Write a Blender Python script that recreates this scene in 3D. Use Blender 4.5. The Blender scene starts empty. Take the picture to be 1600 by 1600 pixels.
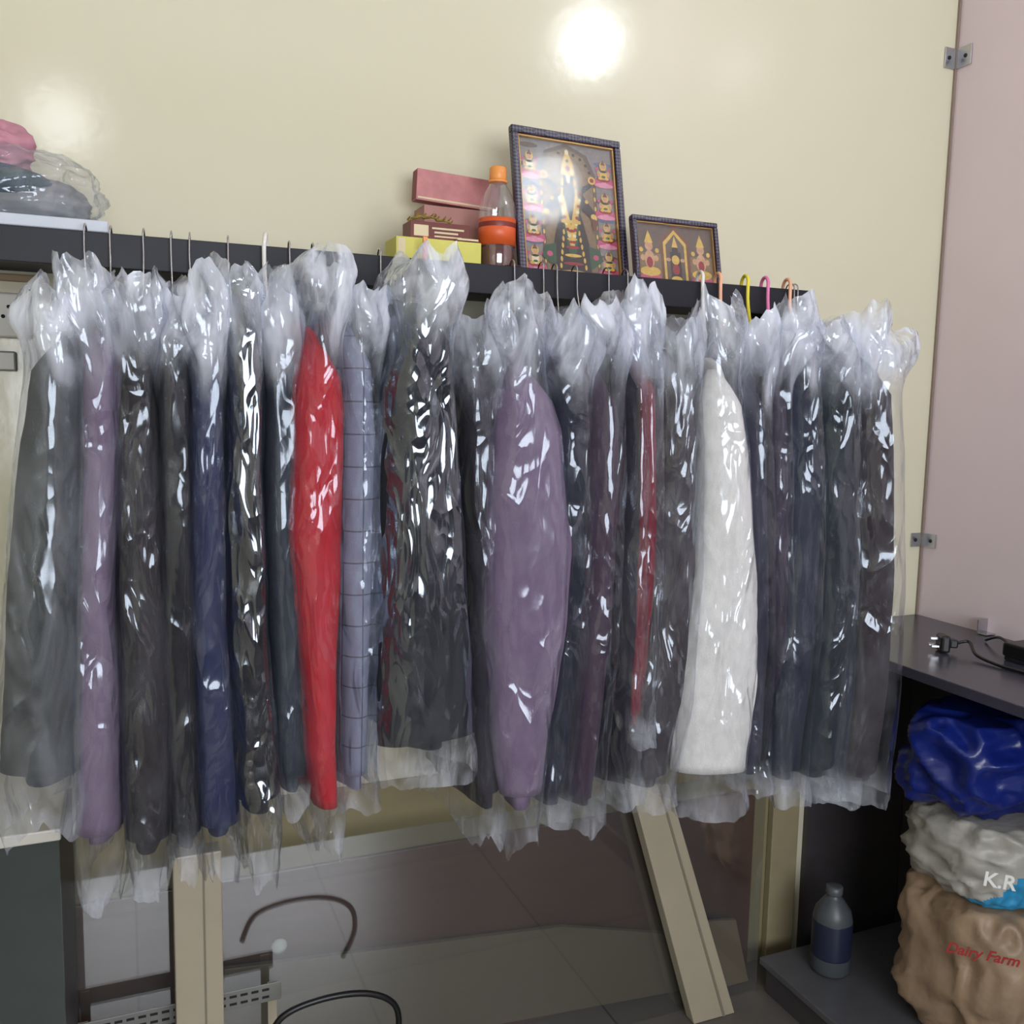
import bpy, math, random
import numpy as np
from mathutils import Vector, Matrix, noise
random.seed(7)
sc=bpy.context.scene
sc.view_settings.view_transform='Standard'
# ---------------- camera ----------------
C=Vector((0,-2.25,1.74)); F=1450.0
th=math.radians(22.8); ph=math.radians(6.6); ro=0.02
fw=Vector((math.sin(th)*math.cos(ph),math.cos(th)*math.cos(ph),-math.sin(ph)))
r0=Vector((math.cos(th),-math.sin(th),0)); u0=r0.cross(fw)
rr=r0*math.cos(ro)+u0*math.sin(ro); uu=u0*math.cos(ro)-r0*math.sin(ro)
cd=bpy.data.cameras.new('camera'); cam=bpy.data.objects.new('camera',cd); sc.collection.objects.link(cam)
cd.sensor_width=36; cd.lens=36*F/1600; cd.clip_start=0.01
M=Matrix((rr,uu,-fw)).transposed().to_4x4(); M.translation=C; cam.matrix_world=M
sc.camera=cam
# measured points of the photo located on the real planes of the room
def ray(px,py): return fw+rr*((px-800)/F)+uu*((800-py)/F)
def onY(px,py,y):
    v=ray(px,py); return C+v*((y-C.y)/v.y)
def onX(px,py,x):
    v=ray(px,py); return C+v*((x-C.x)/v.x)
def onZ(px,py,z):
    v=ray(px,py); return C+v*((z-C.z)/v.z)
# ---------------- materials ----------------
def s2l(c): return tuple((x/255/12.92 if x/255<=0.04045 else ((x/255+0.055)/1.055)**2.4) for x in c)+(1,)
def newmat(name):
    m=bpy.data.materials.new(name); m.use_nodes=True; nt=m.node_tree
    return m,nt,nt.nodes['Principled BSDF'],nt.nodes,nt.links
def mat(name,rgb,rough=0.5,metal=0,spec=0.5,var=0.12,scale=20,bump=0.0,bscale=80,coat=0,sheen=0,stretch=(1,1,1)):
    m,nt,b,N,L=newmat(name)
    tc=N.new('ShaderNodeTexCoord'); mp=N.new('ShaderNodeMapping'); mp.inputs['Scale'].default_value=stretch
    L.new(tc.outputs['Object'],mp.inputs[0])
    nz=N.new('ShaderNodeTexNoise'); nz.inputs['Scale'].default_value=scale; nz.inputs['Detail'].default_value=5
    L.new(mp.outputs[0],nz.inputs[0])
    mx=N.new('ShaderNodeMix'); mx.data_type='RGBA'
    c=s2l(rgb)
    mx.inputs['A'].default_value=tuple(max(0,x*(1-var)) for x in c[:3])+(1,)
    mx.inputs['B'].default_value=tuple(min(1,x*(1+var)) for x in c[:3])+(1,)
    L.new(nz.outputs[0],mx.inputs['Factor']); L.new(mx.outputs['Result'],b.inputs['Base Color'])
    b.inputs['Roughness'].default_value=rough; b.inputs['Metallic'].default_value=metal
    b.inputs['Specular IOR Level'].default_value=spec; b.inputs['Coat Weight'].default_value=coat
    b.inputs['Sheen Weight'].default_value=sheen
    if bump:
        n2=N.new('ShaderNodeTexNoise'); n2.inputs['Scale'].default_value=bscale; n2.inputs['Detail'].default_value=3
        L.new(mp.outputs[0],n2.inputs[0])
        bp=N.new('ShaderNodeBump'); bp.inputs['Strength'].default_value=bump; bp.inputs['Distance'].default_value=0.01
        L.new(n2.outputs[0],bp.inputs['Height']); L.new(bp.outputs[0],b.inputs['Normal'])
    return m
def two_sided_fresnel(N,L,ior):
    """fresnel of a thin sheet: same reflectance from either side"""
    ge=N.new('ShaderNodeNewGeometry'); ma=N.new('ShaderNodeMath'); ma.operation='MULTIPLY_ADD'
    ma.inputs[1].default_value=1/ior-ior; ma.inputs[2].default_value=ior; L.new(ge.outputs['Backfacing'],ma.inputs[0])
    fr=N.new('ShaderNodeFresnel'); L.new(ma.outputs[0],fr.inputs['IOR']); return fr
def film(name,tint=(0.84,0.87,0.96),haze0=0.014,haze1=0.52,gl=1.25,rough=0.13,seed=0,bstr=1.0,cap=0.5):
    m,nt,b,N,L=newmat(name); N.remove(b); out=N['Material Output']
    tc=N.new('ShaderNodeTexCoord')
    mp=N.new('ShaderNodeMapping'); mp.inputs['Scale'].default_value=(1,0.7,0.36); mp.inputs['Location'].default_value=(seed*1.7,0,seed); mp.inputs['Rotation'].default_value=(0.2,0.6*math.cos(seed*2.1),0)
    L.new(tc.outputs['Object'],mp.inputs[0])
    rg=N.new('ShaderNodeTexNoise'); rg.noise_type='RIDGED_MULTIFRACTAL'; rg.inputs['Scale'].default_value=10; rg.inputs['Detail'].default_value=3.4; rg.inputs['Distortion'].default_value=0.6
    L.new(mp.outputs[0],rg.inputs['Vector'])
    n0=N.new('ShaderNodeTexNoise'); n0.inputs['Scale'].default_value=9; n0.inputs['Detail'].default_value=2
    L.new(mp.outputs[0],n0.inputs[0])
    add=N.new('ShaderNodeMixRGB'); add.blend_type='ADD'; add.inputs[0].default_value=0.16
    L.new(mp.outputs[0],add.inputs[1]); L.new(n0.outputs['Color'],add.inputs[2])
    v1=N.new('ShaderNodeTexVoronoi'); v1.inputs['Scale'].default_value=15; L.new(add.outputs[0],v1.inputs['Vector'])
    v2=N.new('ShaderNodeTexVoronoi'); v2.inputs['Scale'].default_value=42; L.new(add.outputs[0],v2.inputs['Vector'])
    va=N.new('ShaderNodeMath'); va.operation='MULTIPLY_ADD'; va.inputs[1].default_value=0.25; L.new(v2.outputs['Distance'],va.inputs[0]); L.new(v1.outputs['Distance'],va.inputs[2])
    pm=N.new('ShaderNodeTexNoise'); pm.inputs['Scale'].default_value=4.6; pm.inputs['Detail'].default_value=1; L.new(mp.outputs[0],pm.inputs[0])
    pr=N.new('ShaderNodeMapRange'); pr.inputs['From Min'].default_value=0.38; pr.inputs['From Max'].default_value=0.58; pr.inputs['To Min'].default_value=0.3; pr.inputs['To Max'].default_value=1.15; L.new(pm.outputs[0],pr.inputs['Value'])
    at=N.new('ShaderNodeAttribute'); at.attribute_name='haze'
    px_=N.new('ShaderNodeMath'); px_.operation='MAXIMUM'; L.new(pr.outputs[0],px_.inputs[0]); L.new(at.outputs['Fac'],px_.inputs[1])
    mm=N.new('ShaderNodeMath'); mm.operation='MULTIPLY_ADD'; mm.inputs[1].default_value=0.19
    L.new(rg.outputs[0],mm.inputs[0]); L.new(va.outputs[0],mm.inputs[2])
    m4=N.new('ShaderNodeMath'); m4.operation='MULTIPLY'; L.new(mm.outputs[0],m4.inputs[0]); L.new(px_.outputs[0],m4.inputs[1])
    bp=N.new('ShaderNodeBump'); bp.inputs['Strength'].default_value=bstr; bp.inputs['Distance'].default_value=0.023
    L.new(m4.outputs[0],bp.inputs['Height'])
    mr=N.new('ShaderNodeMapRange'); mr.inputs['To Min'].default_value=haze0; mr.inputs['To Max'].default_value=haze1
    L.new(at.outputs['Fac'],mr.inputs['Value'])
    hm=N.new('ShaderNodeMath'); hm.operation='MULTIPLY'
    n3=N.new('ShaderNodeMapRange'); n3.inputs['From Min'].default_value=0.38; n3.inputs['From Max'].default_value=0.66; n3.inputs['To Min'].default_value=0.35; n3.inputs['To Max'].default_value=1.8
    n4=N.new('ShaderNodeTexNoise'); n4.inputs['Scale'].default_value=13; n4.inputs['Detail'].default_value=3; n4.inputs['Distortion'].default_value=1.5
    L.new(mp.outputs[0],n4.inputs[0]); L.new(n4.outputs[0],n3.inputs['Value'])
    L.new(mr.outputs[0],hm.inputs[0]); L.new(n3.outputs[0],hm.inputs[1])
    tr=N.new('ShaderNodeBsdfTransparent'); tr.inputs[0].default_value=(0.97,0.97,0.98,1)
    df=N.new('ShaderNodeBsdfDiffuse'); df.inputs[0].default_value=tint+(1,)
    tl=N.new('ShaderNodeBsdfTranslucent'); tl.inputs[0].default_value=tint+(1,)
    md=N.new('ShaderNodeMixShader'); md.inputs[0].default_value=0.35
    L.new(df.outputs[0],md.inputs[1]); L.new(tl.outputs[0],md.inputs[2])
    m1=N.new('ShaderNodeMixShader'); L.new(hm.outputs[0],m1.inputs[0]); L.new(tr.outputs[0],m1.inputs[1]); L.new(md.outputs[0],m1.inputs[2])
    fr=two_sided_fresnel(N,L,1.5); L.new(bp.outputs[0],fr.inputs['Normal'])
    fm=N.new('ShaderNodeMath'); fm.operation='MULTIPLY_ADD'; fm.inputs[1].default_value=gl; fm.inputs[2].default_value=0.006; fm.use_clamp=True
    L.new(fr.outputs[0],fm.inputs[0])
    mn=N.new('ShaderNodeMath'); mn.operation='MINIMUM'; mn.inputs[1].default_value=cap; L.new(fm.outputs[0],mn.inputs[0])
    g=N.new('ShaderNodeBsdfGlossy'); g.inputs['Roughness'].default_value=rough; g.inputs[0].default_value=(0.84,0.91,1,1); L.new(bp.outputs[0],g.inputs['Normal'])
    m2=N.new('ShaderNodeMixShader'); L.new(mn.outputs[0],m2.inputs[0]); L.new(m1.outputs[0],m2.inputs[1]); L.new(g.outputs[0],m2.inputs[2])
    L.new(m2.outputs[0],out.inputs[0])
    return m
def glassy(name,tint=(1,1,1),refl=0.08,rough=0.03,haze=0.0,gcol=1.0):
    m,nt,b,N,L=newmat(name); N.remove(b); out=N['Material Output']
    tr=N.new('ShaderNodeBsdfTransparent'); tr.inputs[0].default_value=tint+(1,)
    df=N.new('ShaderNodeBsdfDiffuse'); m1=N.new('ShaderNodeMixShader'); m1.inputs[0].default_value=haze
    L.new(tr.outputs[0],m1.inputs[1]); L.new(df.outputs[0],m1.inputs[2])
    g=N.new('ShaderNodeBsdfGlossy'); g.inputs['Roughness'].default_value=rough; g.inputs[0].default_value=(gcol,gcol,gcol,1)
    fr=two_sided_fresnel(N,L,1.45)
    ad=N.new('ShaderNodeMath'); ad.inputs[1].default_value=refl; L.new(fr.outputs[0],ad.inputs[0])
    m2=N.new('ShaderNodeMixShader'); L.new(ad.outputs[0],m2.inputs[0]); L.new(m1.outputs[0],m2.inputs[1]); L.new(g.outputs[0],m2.inputs[2])
    L.new(m2.outputs[0],out.inputs[0]); return m
# ---------------- mesh helpers ----------------
def mesh(name,verts,faces,m=None,parent=None,smooth=False):
    me=bpy.data.meshes.new(name); me.from_pydata([tuple(v) for v in verts],[],faces); me.update()
    o=bpy.data.objects.new(name,me); sc.collection.objects.link(o)
    if m: me.materials.append(m)
    if smooth:
        for p in me.polygons: p.use_smooth=True
    if parent: o.parent=parent
    return o
def empty(name,loc=(0,0,0)):
    e=bpy.data.objects.new(name,None); sc.collection.objects.link(e); e.empty_display_size=0.05
    return e
def box(name,a,b,m,parent=None,bev=0.0,mtx=None):
    x0,y0,z0=[min(a[i],b[i]) for i in range(3)]; x1,y1,z1=[max(a[i],b[i]) for i in range(3)]
    vs=[Vector(v) for v in [(x0,y0,z0),(x1,y0,z0),(x1,y1,z0),(x0,y1,z0),(x0,y0,z1),(x1,y0,z1),(x1,y1,z1),(x0,y1,z1)]]
    if mtx: vs=[mtx@v for v in vs]
    o=mesh(name,vs,[(0,3,2,1),(4,5,6,7),(0,1,5,4),(1,2,6,5),(2,3,7,6),(3,0,4,7)],m,parent)
    if bev:
        md=o.modifiers.new('bevel','BEVEL'); md.width=bev; md.segments=2
    return o
def prism(name,pts,y0,y1,m,parent=None,bev=0):
    n=len(pts); vs=[(p[0],y0,p[1]) for p in pts]+[(p[0],y1,p[1]) for p in pts]
    fs=[tuple(range(n)),tuple(range(2*n-1,n-1,-1))]+[(i,i+n,(i+1)%n+n,(i+1)%n) for i in range(n)]
    o=mesh(name,vs,fs,m,parent)
    if bev:
        md=o.modifiers.new('bevel','BEVEL'); md.width=bev; md.segments=2
    return o
def tube(name,pts,r,m,parent=None,n=10):
    pts=[Vector(p) for p in pts]; vs=[];fs=[]
    up=None
    for i,p in enumerate(pts):
        t=(pts[min(i+1,len(pts)-1)]-pts[max(i-1,0)]).normalized()
        if up is None: up=t.orthogonal().normalized()
        a=(up-t*up.dot(t)).normalized(); up=a; b=t.cross(a)
        rad=r(i/(len(pts)-1)) if callable(r) else r
        for k in range(n):
            q=2*math.pi*k/n; vs.append(p+a*math.cos(q)*rad+b*math.sin(q)*rad)
    for i in range(len(pts)-1):
        for k in range(n): fs.append((i*n+k,i*n+(k+1)%n,(i+1)*n+(k+1)%n,(i+1)*n+k))
    fs.append(tuple(range(n-1,-1,-1))); fs.append(tuple(range((len(pts)-1)*n,len(pts)*n)))
    return mesh(name,vs,fs,m,parent,True)
def lathe(name,prof,c,m,parent=None,n=32,mtx=None):
    vs=[];fs=[]
    for r,z in prof:
        for k in range(n):
            q=2*math.pi*k/n; v=Vector((r*math.cos(q),r*math.sin(q),z))
            if mtx: v=mtx@v
            vs.append(v+Vector(c))
    for i in range(len(prof)-1):
        for k in range(n): fs.append((i*n+k,i*n+(k+1)%n,(i+1)*n+(k+1)%n,(i+1)*n+k))
    fs.append(tuple(range(n-1,-1,-1))); fs.append(tuple(range((len(prof)-1)*n,len(prof)*n)))
    return mesh(name,vs,fs,m,parent,True)
def smoothpath(pts,k=8):
    pts=[Vector(p) for p in pts]; out=[]
    for i in range(len(pts)-1):
        p0=pts[max(i-1,0)];p1=pts[i];p2=pts[i+1];p3=pts[min(i+2,len(pts)-1)]
        for j in range(k):
            t=j/k; out.append(0.5*((2*p1)+(p2-p0)*t+(2*p0-5*p1+4*p2-p3)*t*t+(3*p1-p0-3*p2+p3)*t**3))
    out.append(pts[-1]); return out
def blob(name,c,rad,m,parent=None,seed=0,amp=0.18,fs=3.0,nu=110,nv=76,p=0.75,flatz=None,topz=None,crease=0.5,haze=None,mtx=None,m2=None,m2f=None,fine=0.15):
    """crumpled, sagging soft bag"""
    vs=[];fcs=[]
    def sg(x,e): return math.copysign(abs(x)**e,x)
    for i in range(nv+1):
        v=-math.pi/2+math.pi*i/nv
        for j in range(nu):
            u=2*math.pi*j/nu
            d=Vector((sg(math.cos(v),p)*sg(math.cos(u),p),sg(math.cos(v),p)*sg(math.sin(u),p),sg(math.sin(v),p)))
            q=d*fs+Vector((seed*3.1,seed,0))
            k=1+amp*noise.noise(q)+amp*crease*(0.5-abs(noise.noise(q*1.7+Vector((5,1,2))))*2)*0.6+amp*fine*(0.5-abs(noise.noise(q*3.4))*2)
            w=Vector((d.x*rad[0],d.y*rad[1],d.z*rad[2]))*k
            if mtx: w=mtx@w
            w=w+Vector(c)
            if flatz is not None and w.z<flatz: w.z=flatz
            if topz is not None and w.z>topz: w.z=topz
            vs.append(w)
    for i in range(nv):
        for j in range(nu): fcs.append((i*nu+j,i*nu+(j+1)%nu,(i+1)*nu+(j+1)%nu,(i+1)*nu+j))
    o=mesh(name,vs,fcs,m,parent,True)
    if m2:
        o.data.materials.append(m2)
        for pl in o.data.polygons:
            if m2f(pl.center): pl.material_index=1
    if haze is not None:
        at=o.data.attributes.new('haze','FLOAT','POINT'); at.data.foreach_set('value',[haze]*len(vs))
    return o
def text(name,s,size,m,mtx,parent=None,ext=0.0004,shear=0):
    cu=bpy.data.curves.new(name,'FONT'); cu.body=s; cu.size=size; cu.extrude=ext; cu.align_x='CENTER'; cu.align_y='CENTER'; cu.shear=shear
    o=bpy.data.objects.new(name,cu); sc.collection.objects.link(o); o.matrix_world=mtx; cu.materials.append(m)
    cu.offset=size*0.02
    if parent: o.parent=parent
    return o
# ---------------- room ----------------
XR=onY(1432,960,0).x
XL=-1.3; H=3.75; YB=-4.4
m_wall=mat('cream_laminate',(214,208,183),0.14,spec=0.55,var=0.03,scale=1.5,bump=0.03,bscale=30)
m_pink=mat('pink_laminate',(222,204,208),0.15,var=0.06,scale=3,bump=0.03,bscale=30)
m_ceil=mat('ceiling_white',(225,225,222),0.8,var=0.02)
m_floor,nt,b,N,L=newmat('floor_tiles')
tc=N.new('ShaderNodeTexCoord'); br=N.new('ShaderNodeTexBrick'); br.offset=0; br.inputs['Scale'].default_value=1.6
br.inputs['Color1'].default_value=s2l((105,98,92)); br.inputs['Color2'].default_value=s2l((96,90,86)); br.inputs['Mortar'].default_value=s2l((50,48,46)); br.inputs['Mortar Size'].default_value=0.006; br.inputs['Brick Width'].default_value=1; br.inputs['Row Height'].default_value=1
L.new(tc.outputs['Object'],br.inputs[0]); L.new(br.outputs[0],b.inputs['Base Color']); b.inputs['Roughness'].default_value=0.3
box('wall_back',(XL-0.1,0,0),(XR+0.1,0.1,H),m_wall)
box('wall_right',(XR,YB,0),(XR+0.1,0,H),m_pink)
box('wall_left',(XL-0.1,YB,0),(XL,0,H),m_wall)
box('wall_front',(XL-0.1,YB-0.1,0),(XR+0.1,YB,H),mat('dim_wall',(80,80,82),0.6))
box('floor',(XL-0.1,YB-0.1,-0.1),(XR+0.1,0.1,0),m_floor)
box('ceiling',(XL-0.1,YB-0.1,H),(XR+0.1,0.1,H+0.1),m_ceil)
m_gap=mat('joint_shadow_gap',(140,122,110),0.6)
box('trim_1',(XR-0.008,-0.008,0.9),(XR-0.0005,-0.0005,H-0.01),m_gap)
# ---------------- shelf with fascia ----------------
YBm=-0.36
zt=onY(632,402,YBm).z; x_end=onY(1264,470,YBm).x
BH=0.062
m_dark=mat('dark_laminate',(30,30,37),0.5,spec=0.3,var=0.15,bump=0.03,bscale=60)
m_blk=mat('black_plastic',(18,18,20),0.35)
shelf=empty('wall_shelf')
box('fascia',(XL+0.005,YBm,zt-BH),(x_end,YBm+0.018,zt),m_dark,shelf,0.0015)
ZS=zt-0.016
box('board',(XL+0.005,YBm+0.0185,ZS-0.022),(x_end,-0.001,ZS),m_dark,shelf,0.001)
box('end_cap',(x_end-0.02,YBm+0.0185,ZS-0.05),(x_end,-0.001,ZS-0.0225),m_dark,shelf,0.001)
ZB=zt-BH
# ---------------- lamps ----------------
def glow(name,s):
    m,nt,b,N,L=newmat(name); b.inputs['Emission Color'].default_value=(0.88,0.94,1,1); b.inputs['Emission Strength'].default_value=s; return m
m_white=mat('white_plastic',(225,225,220),0.4,var=0.03)
def reflect_lamp(px,py,out):
    p=onY(px,py,0); v=(p-C).normalized(); v.y=-v.y
    return p+v*(out/abs(v.y))
def globe(loc,r,mm):
    e=empty('globe_ceiling_lamp')
    pr=[(r*math.sin(math.pi*i/20)+0.0005,-r*math.cos(math.pi*i/20)) for i in range(21)]
    lathe('glowing_globe',pr,loc,mm,e)
    h=H-0.002-loc[2]
    lathe('stem',[(0.03,r*0.9),(0.03,r+0.03),(0.008,r+0.035),(0.008,max(h-0.03,r+0.04)),(0.05,max(h-0.025,r+0.045)),(0.05,max(h,r+0.05))],loc,m_white,e,24)
L1=reflect_lamp(922,66,1.7); L1.z=min(L1.z,H-0.22); globe(L1,0.14,glow('lamp_glow_bright',24))
L2=reflect_lamp(95,190,2.4); L2.z=min(L2.z,H-0.22); globe(L2,0.13,glow('lamp_glow_soft',11))
def area(name,loc,target,sx,sy,p,col=(0.93,0.96,1)):
    l=bpy.data.lights.new(name,'AREA'); l.shape='RECTANGLE'; l.size=sx; l.size_y=sy; l.energy=p; l.color=col
    o=bpy.data.objects.new(name,l); sc.collection.objects.link(o); o.location=loc
    o.rotation_euler=(Vector(target)-Vector(loc)).to_track_quat('-Z','Y').to_euler(); return o
area('fill_area_light',(0.5,YB+0.05,1.85),(0.5,0,1.6),2.2,1.2,114,(0.9,0.94,1))  # area light added behind the camera as main fill; no opening is built
w=bpy.data.worlds.new('world'); sc.world=w; w.use_nodes=True; w.node_tree.nodes['Background'].inputs[0].default_value=(0.8,0.85,1,1); w.node_tree.nodes['Background'].inputs[1].default_value=0.3
# ---------------- jackets ----------------
films=[film('plastic_film_%d'%i,seed=i*1.37+0.5) for i in range(5)]
film_heavy=film('plastic_film_glossy',seed=3.3,gl=2.8,rough=0.11,cap=0.6,bstr=1.1)
m_wire=mat('steel_wire',(190,190,195),0.25,metal=1)
m_hang=mat('hanger_plastic',(30,30,32),0.4)
def cloth(name,rgb,plaid=False):
    m=mat(name,rgb,0.9,spec=0.2,var=0.22,scale=60,bump=0.25,bscale=500,sheen=0.03,stretch=(1,1,0.5))
    if plaid:
        N=m.node_tree.nodes; L=m.node_tree.links; b=N['Principled BSDF']
        src=b.inputs['Base Color'].links[0].from_socket
        tc=N.new('ShaderNodeTexCoord'); sp=N.new('ShaderNodeSeparateXYZ'); L.new(tc.outputs['Object'],sp.inputs[0])
        outs=[]
        for ax,per in ((0,0.034),(2,0.06)):
            a=N.new('ShaderNodeMath'); a.operation='PINGPONG'; a.inputs[1].default_value=per/2; L.new(sp.outputs[ax],a.inputs[0])
            c=N.new('ShaderNodeMath'); c.operation='LESS_THAN'; c.inputs[1].default_value=0.0013; L.new(a.outputs[0],c.inputs[0]); outs.append(c)
        mxm=N.new('ShaderNodeMath'); mxm.operation='MAXIMUM'; L.new(outs[0].outputs[0],mxm.inputs[0]); L.new(outs[1].outputs[0],mxm.inputs[1])
        mm=N.new('ShaderNodeMath'); mm.operation='MULTIPLY'; mm.inputs[1].default_value=0.7; L.new(mxm.outputs[0],mm.inputs[0])
        mx=N.new('ShaderNodeMix'); mx.data_type='RGBA'; mx.inputs['B'].default_value=s2l((45,45,55)); L.new(mm.outputs[0],mx.inputs['Factor']); L.new(src,mx.inputs['A']); L.new(mx.outputs['Result'],b.inputs['Base Color'])
    return m
G=[
 ((54,57,57),140,None,-.58,[(535,36,112),(700,8,116),(900,-14,114),(1100,-26,112),(1240,-36,110)],415,1310),
 ((108,93,114),172,None,-.58,[(500,118,185),(700,118,182),(900,116,172),(1150,108,180),(1330,110,182)],415,1420),
 ((42,38,40),217,None,-.57,[(590,172,240),(800,178,252),(1000,184,262),(1200,188,270),(1345,196,262)],420,1400),
 ((30,29,33),270,None,-.56,[(560,245,296),(800,250,300),(1000,255,305),(1200,262,312),(1335,268,315)],425,1360),
 ((36,42,74),305,None,-.57,[(545,300,352),(800,300,356),(1000,302,360),(1200,312,374),(1315,318,380)],430,1380),
 ((24,24,30),360,None,-.57,[(520,356,415),(750,357,415),(1000,360,425),(1180,372,440),(1280,380,444)],392,1370),
 ((42,48,58),415,'w',-.55,[(530,416,468),(800,420,472),(1050,430,480),(1245,438,488)],425,1275),
 ((170,28,40),450,None,-.59,[(540,478,540),(640,468,552),(850,464,546),(1050,484,538),(1180,490,538),(1270,505,540)],392,1330),
 ((122,127,148),495,None,-.57,[(520,548,590),(700,548,604),(900,546,600),(1100,552,592),(1240,552,590)],420,1265),
 ((24,27,34),597,None,-.63,[(485,640,712),(600,615,722),(800,608,738),(1000,606,752),(1180,606,762)],400,1225),
 ((50,46,54),715,None,-.56,[(560,728,782),(800,735,780),(1050,745,785),(1270,752,790)],470,1310),
 ((110,92,116),800,None,-.61,[(580,788,852),(680,774,884),(850,766,896),(1000,766,886),(1150,773,862),(1275,793,848)],445,1320),
 ((34,36,48),845,None,-.56,[(590,868,928),(800,872,930),(1000,870,925),(1265,842,895)],465,1290),
 ((60,46,60),875,None,-.57,[(590,930,982),(750,930,986),(1000,918,972),(1265,905,945)],465,1295),
 ((34,30,38),910,None,-.56,[(560,982,1012),(800,985,1012),(1000,978,1010),(1230,970,1005)],455,1255),
 ((108,28,42),950,None,-.57,[(570,1002,1032),(700,1003,1037),(900,998,1038),(1140,985,1025)],460,1160),
 ((54,48,52),980,None,-.58,[(560,1044,1098),(700,1038,1112),(900,1036,1110),(1100,1020,1095),(1235,1000,1062)],465,1262),
 ((214,212,208),1103,'w',-.61,[(590,1104,1158),(700,1104,1172),(900,1098,1184),(1050,1078,1184),(1215,1064,1166)],450,1275),
 ((48,47,62),1130,'o',-.55,[(590,1168,1205),(800,1172,1212),(1000,1174,1215),(1215,1166,1205)],475,1240),
 ((58,49,64),1180,'y',-.56,[(590,1205,1235),(800,1208,1240),(1000,1212,1242),(1210,1210,1235)],478,1240),
 ((38,42,56),1207,'p',-.58,[(590,1240,1280),(750,1238,1296),(1000,1232,1285),(1225,1215,1262)],478,1255),
 ((32,38,44),1245,'o',-.58,[(580,1290,1345),(700,1290,1352),(900,1288,1350),(1080,1282,1335),(1220,1262,1320)],485,1250),
 ((38,44,58),1250,None,-.56,[(590,1342,1362),(900,1345,1366),(1220,1322,1345)],492,1250),
 ((52,45,50),1256,None,-.58,[(570,1368,1412),(700,1362,1430),(900,1365,1432),(1080,1358,1425),(1220,1345,1408)],500,1250),
]
hookcol={'w':mat('hook_white_plastic',(225,222,215),0.4),'o':mat('hook_peach_plastic',(235,175,140),0.4),'y':mat('hook_yellow_plastic',(225,210,60),0.4),'p':mat('hook_pink_plastic',(225,120,170),0.4)}
YH=YBm-0.006
def sstep(a,b,x):
    t=max(0,min(1,(x-a)/(b-a))); return t*t*(3-2*t)
m_btn=mat('button_dark',(60,55,55),0.3)
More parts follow.
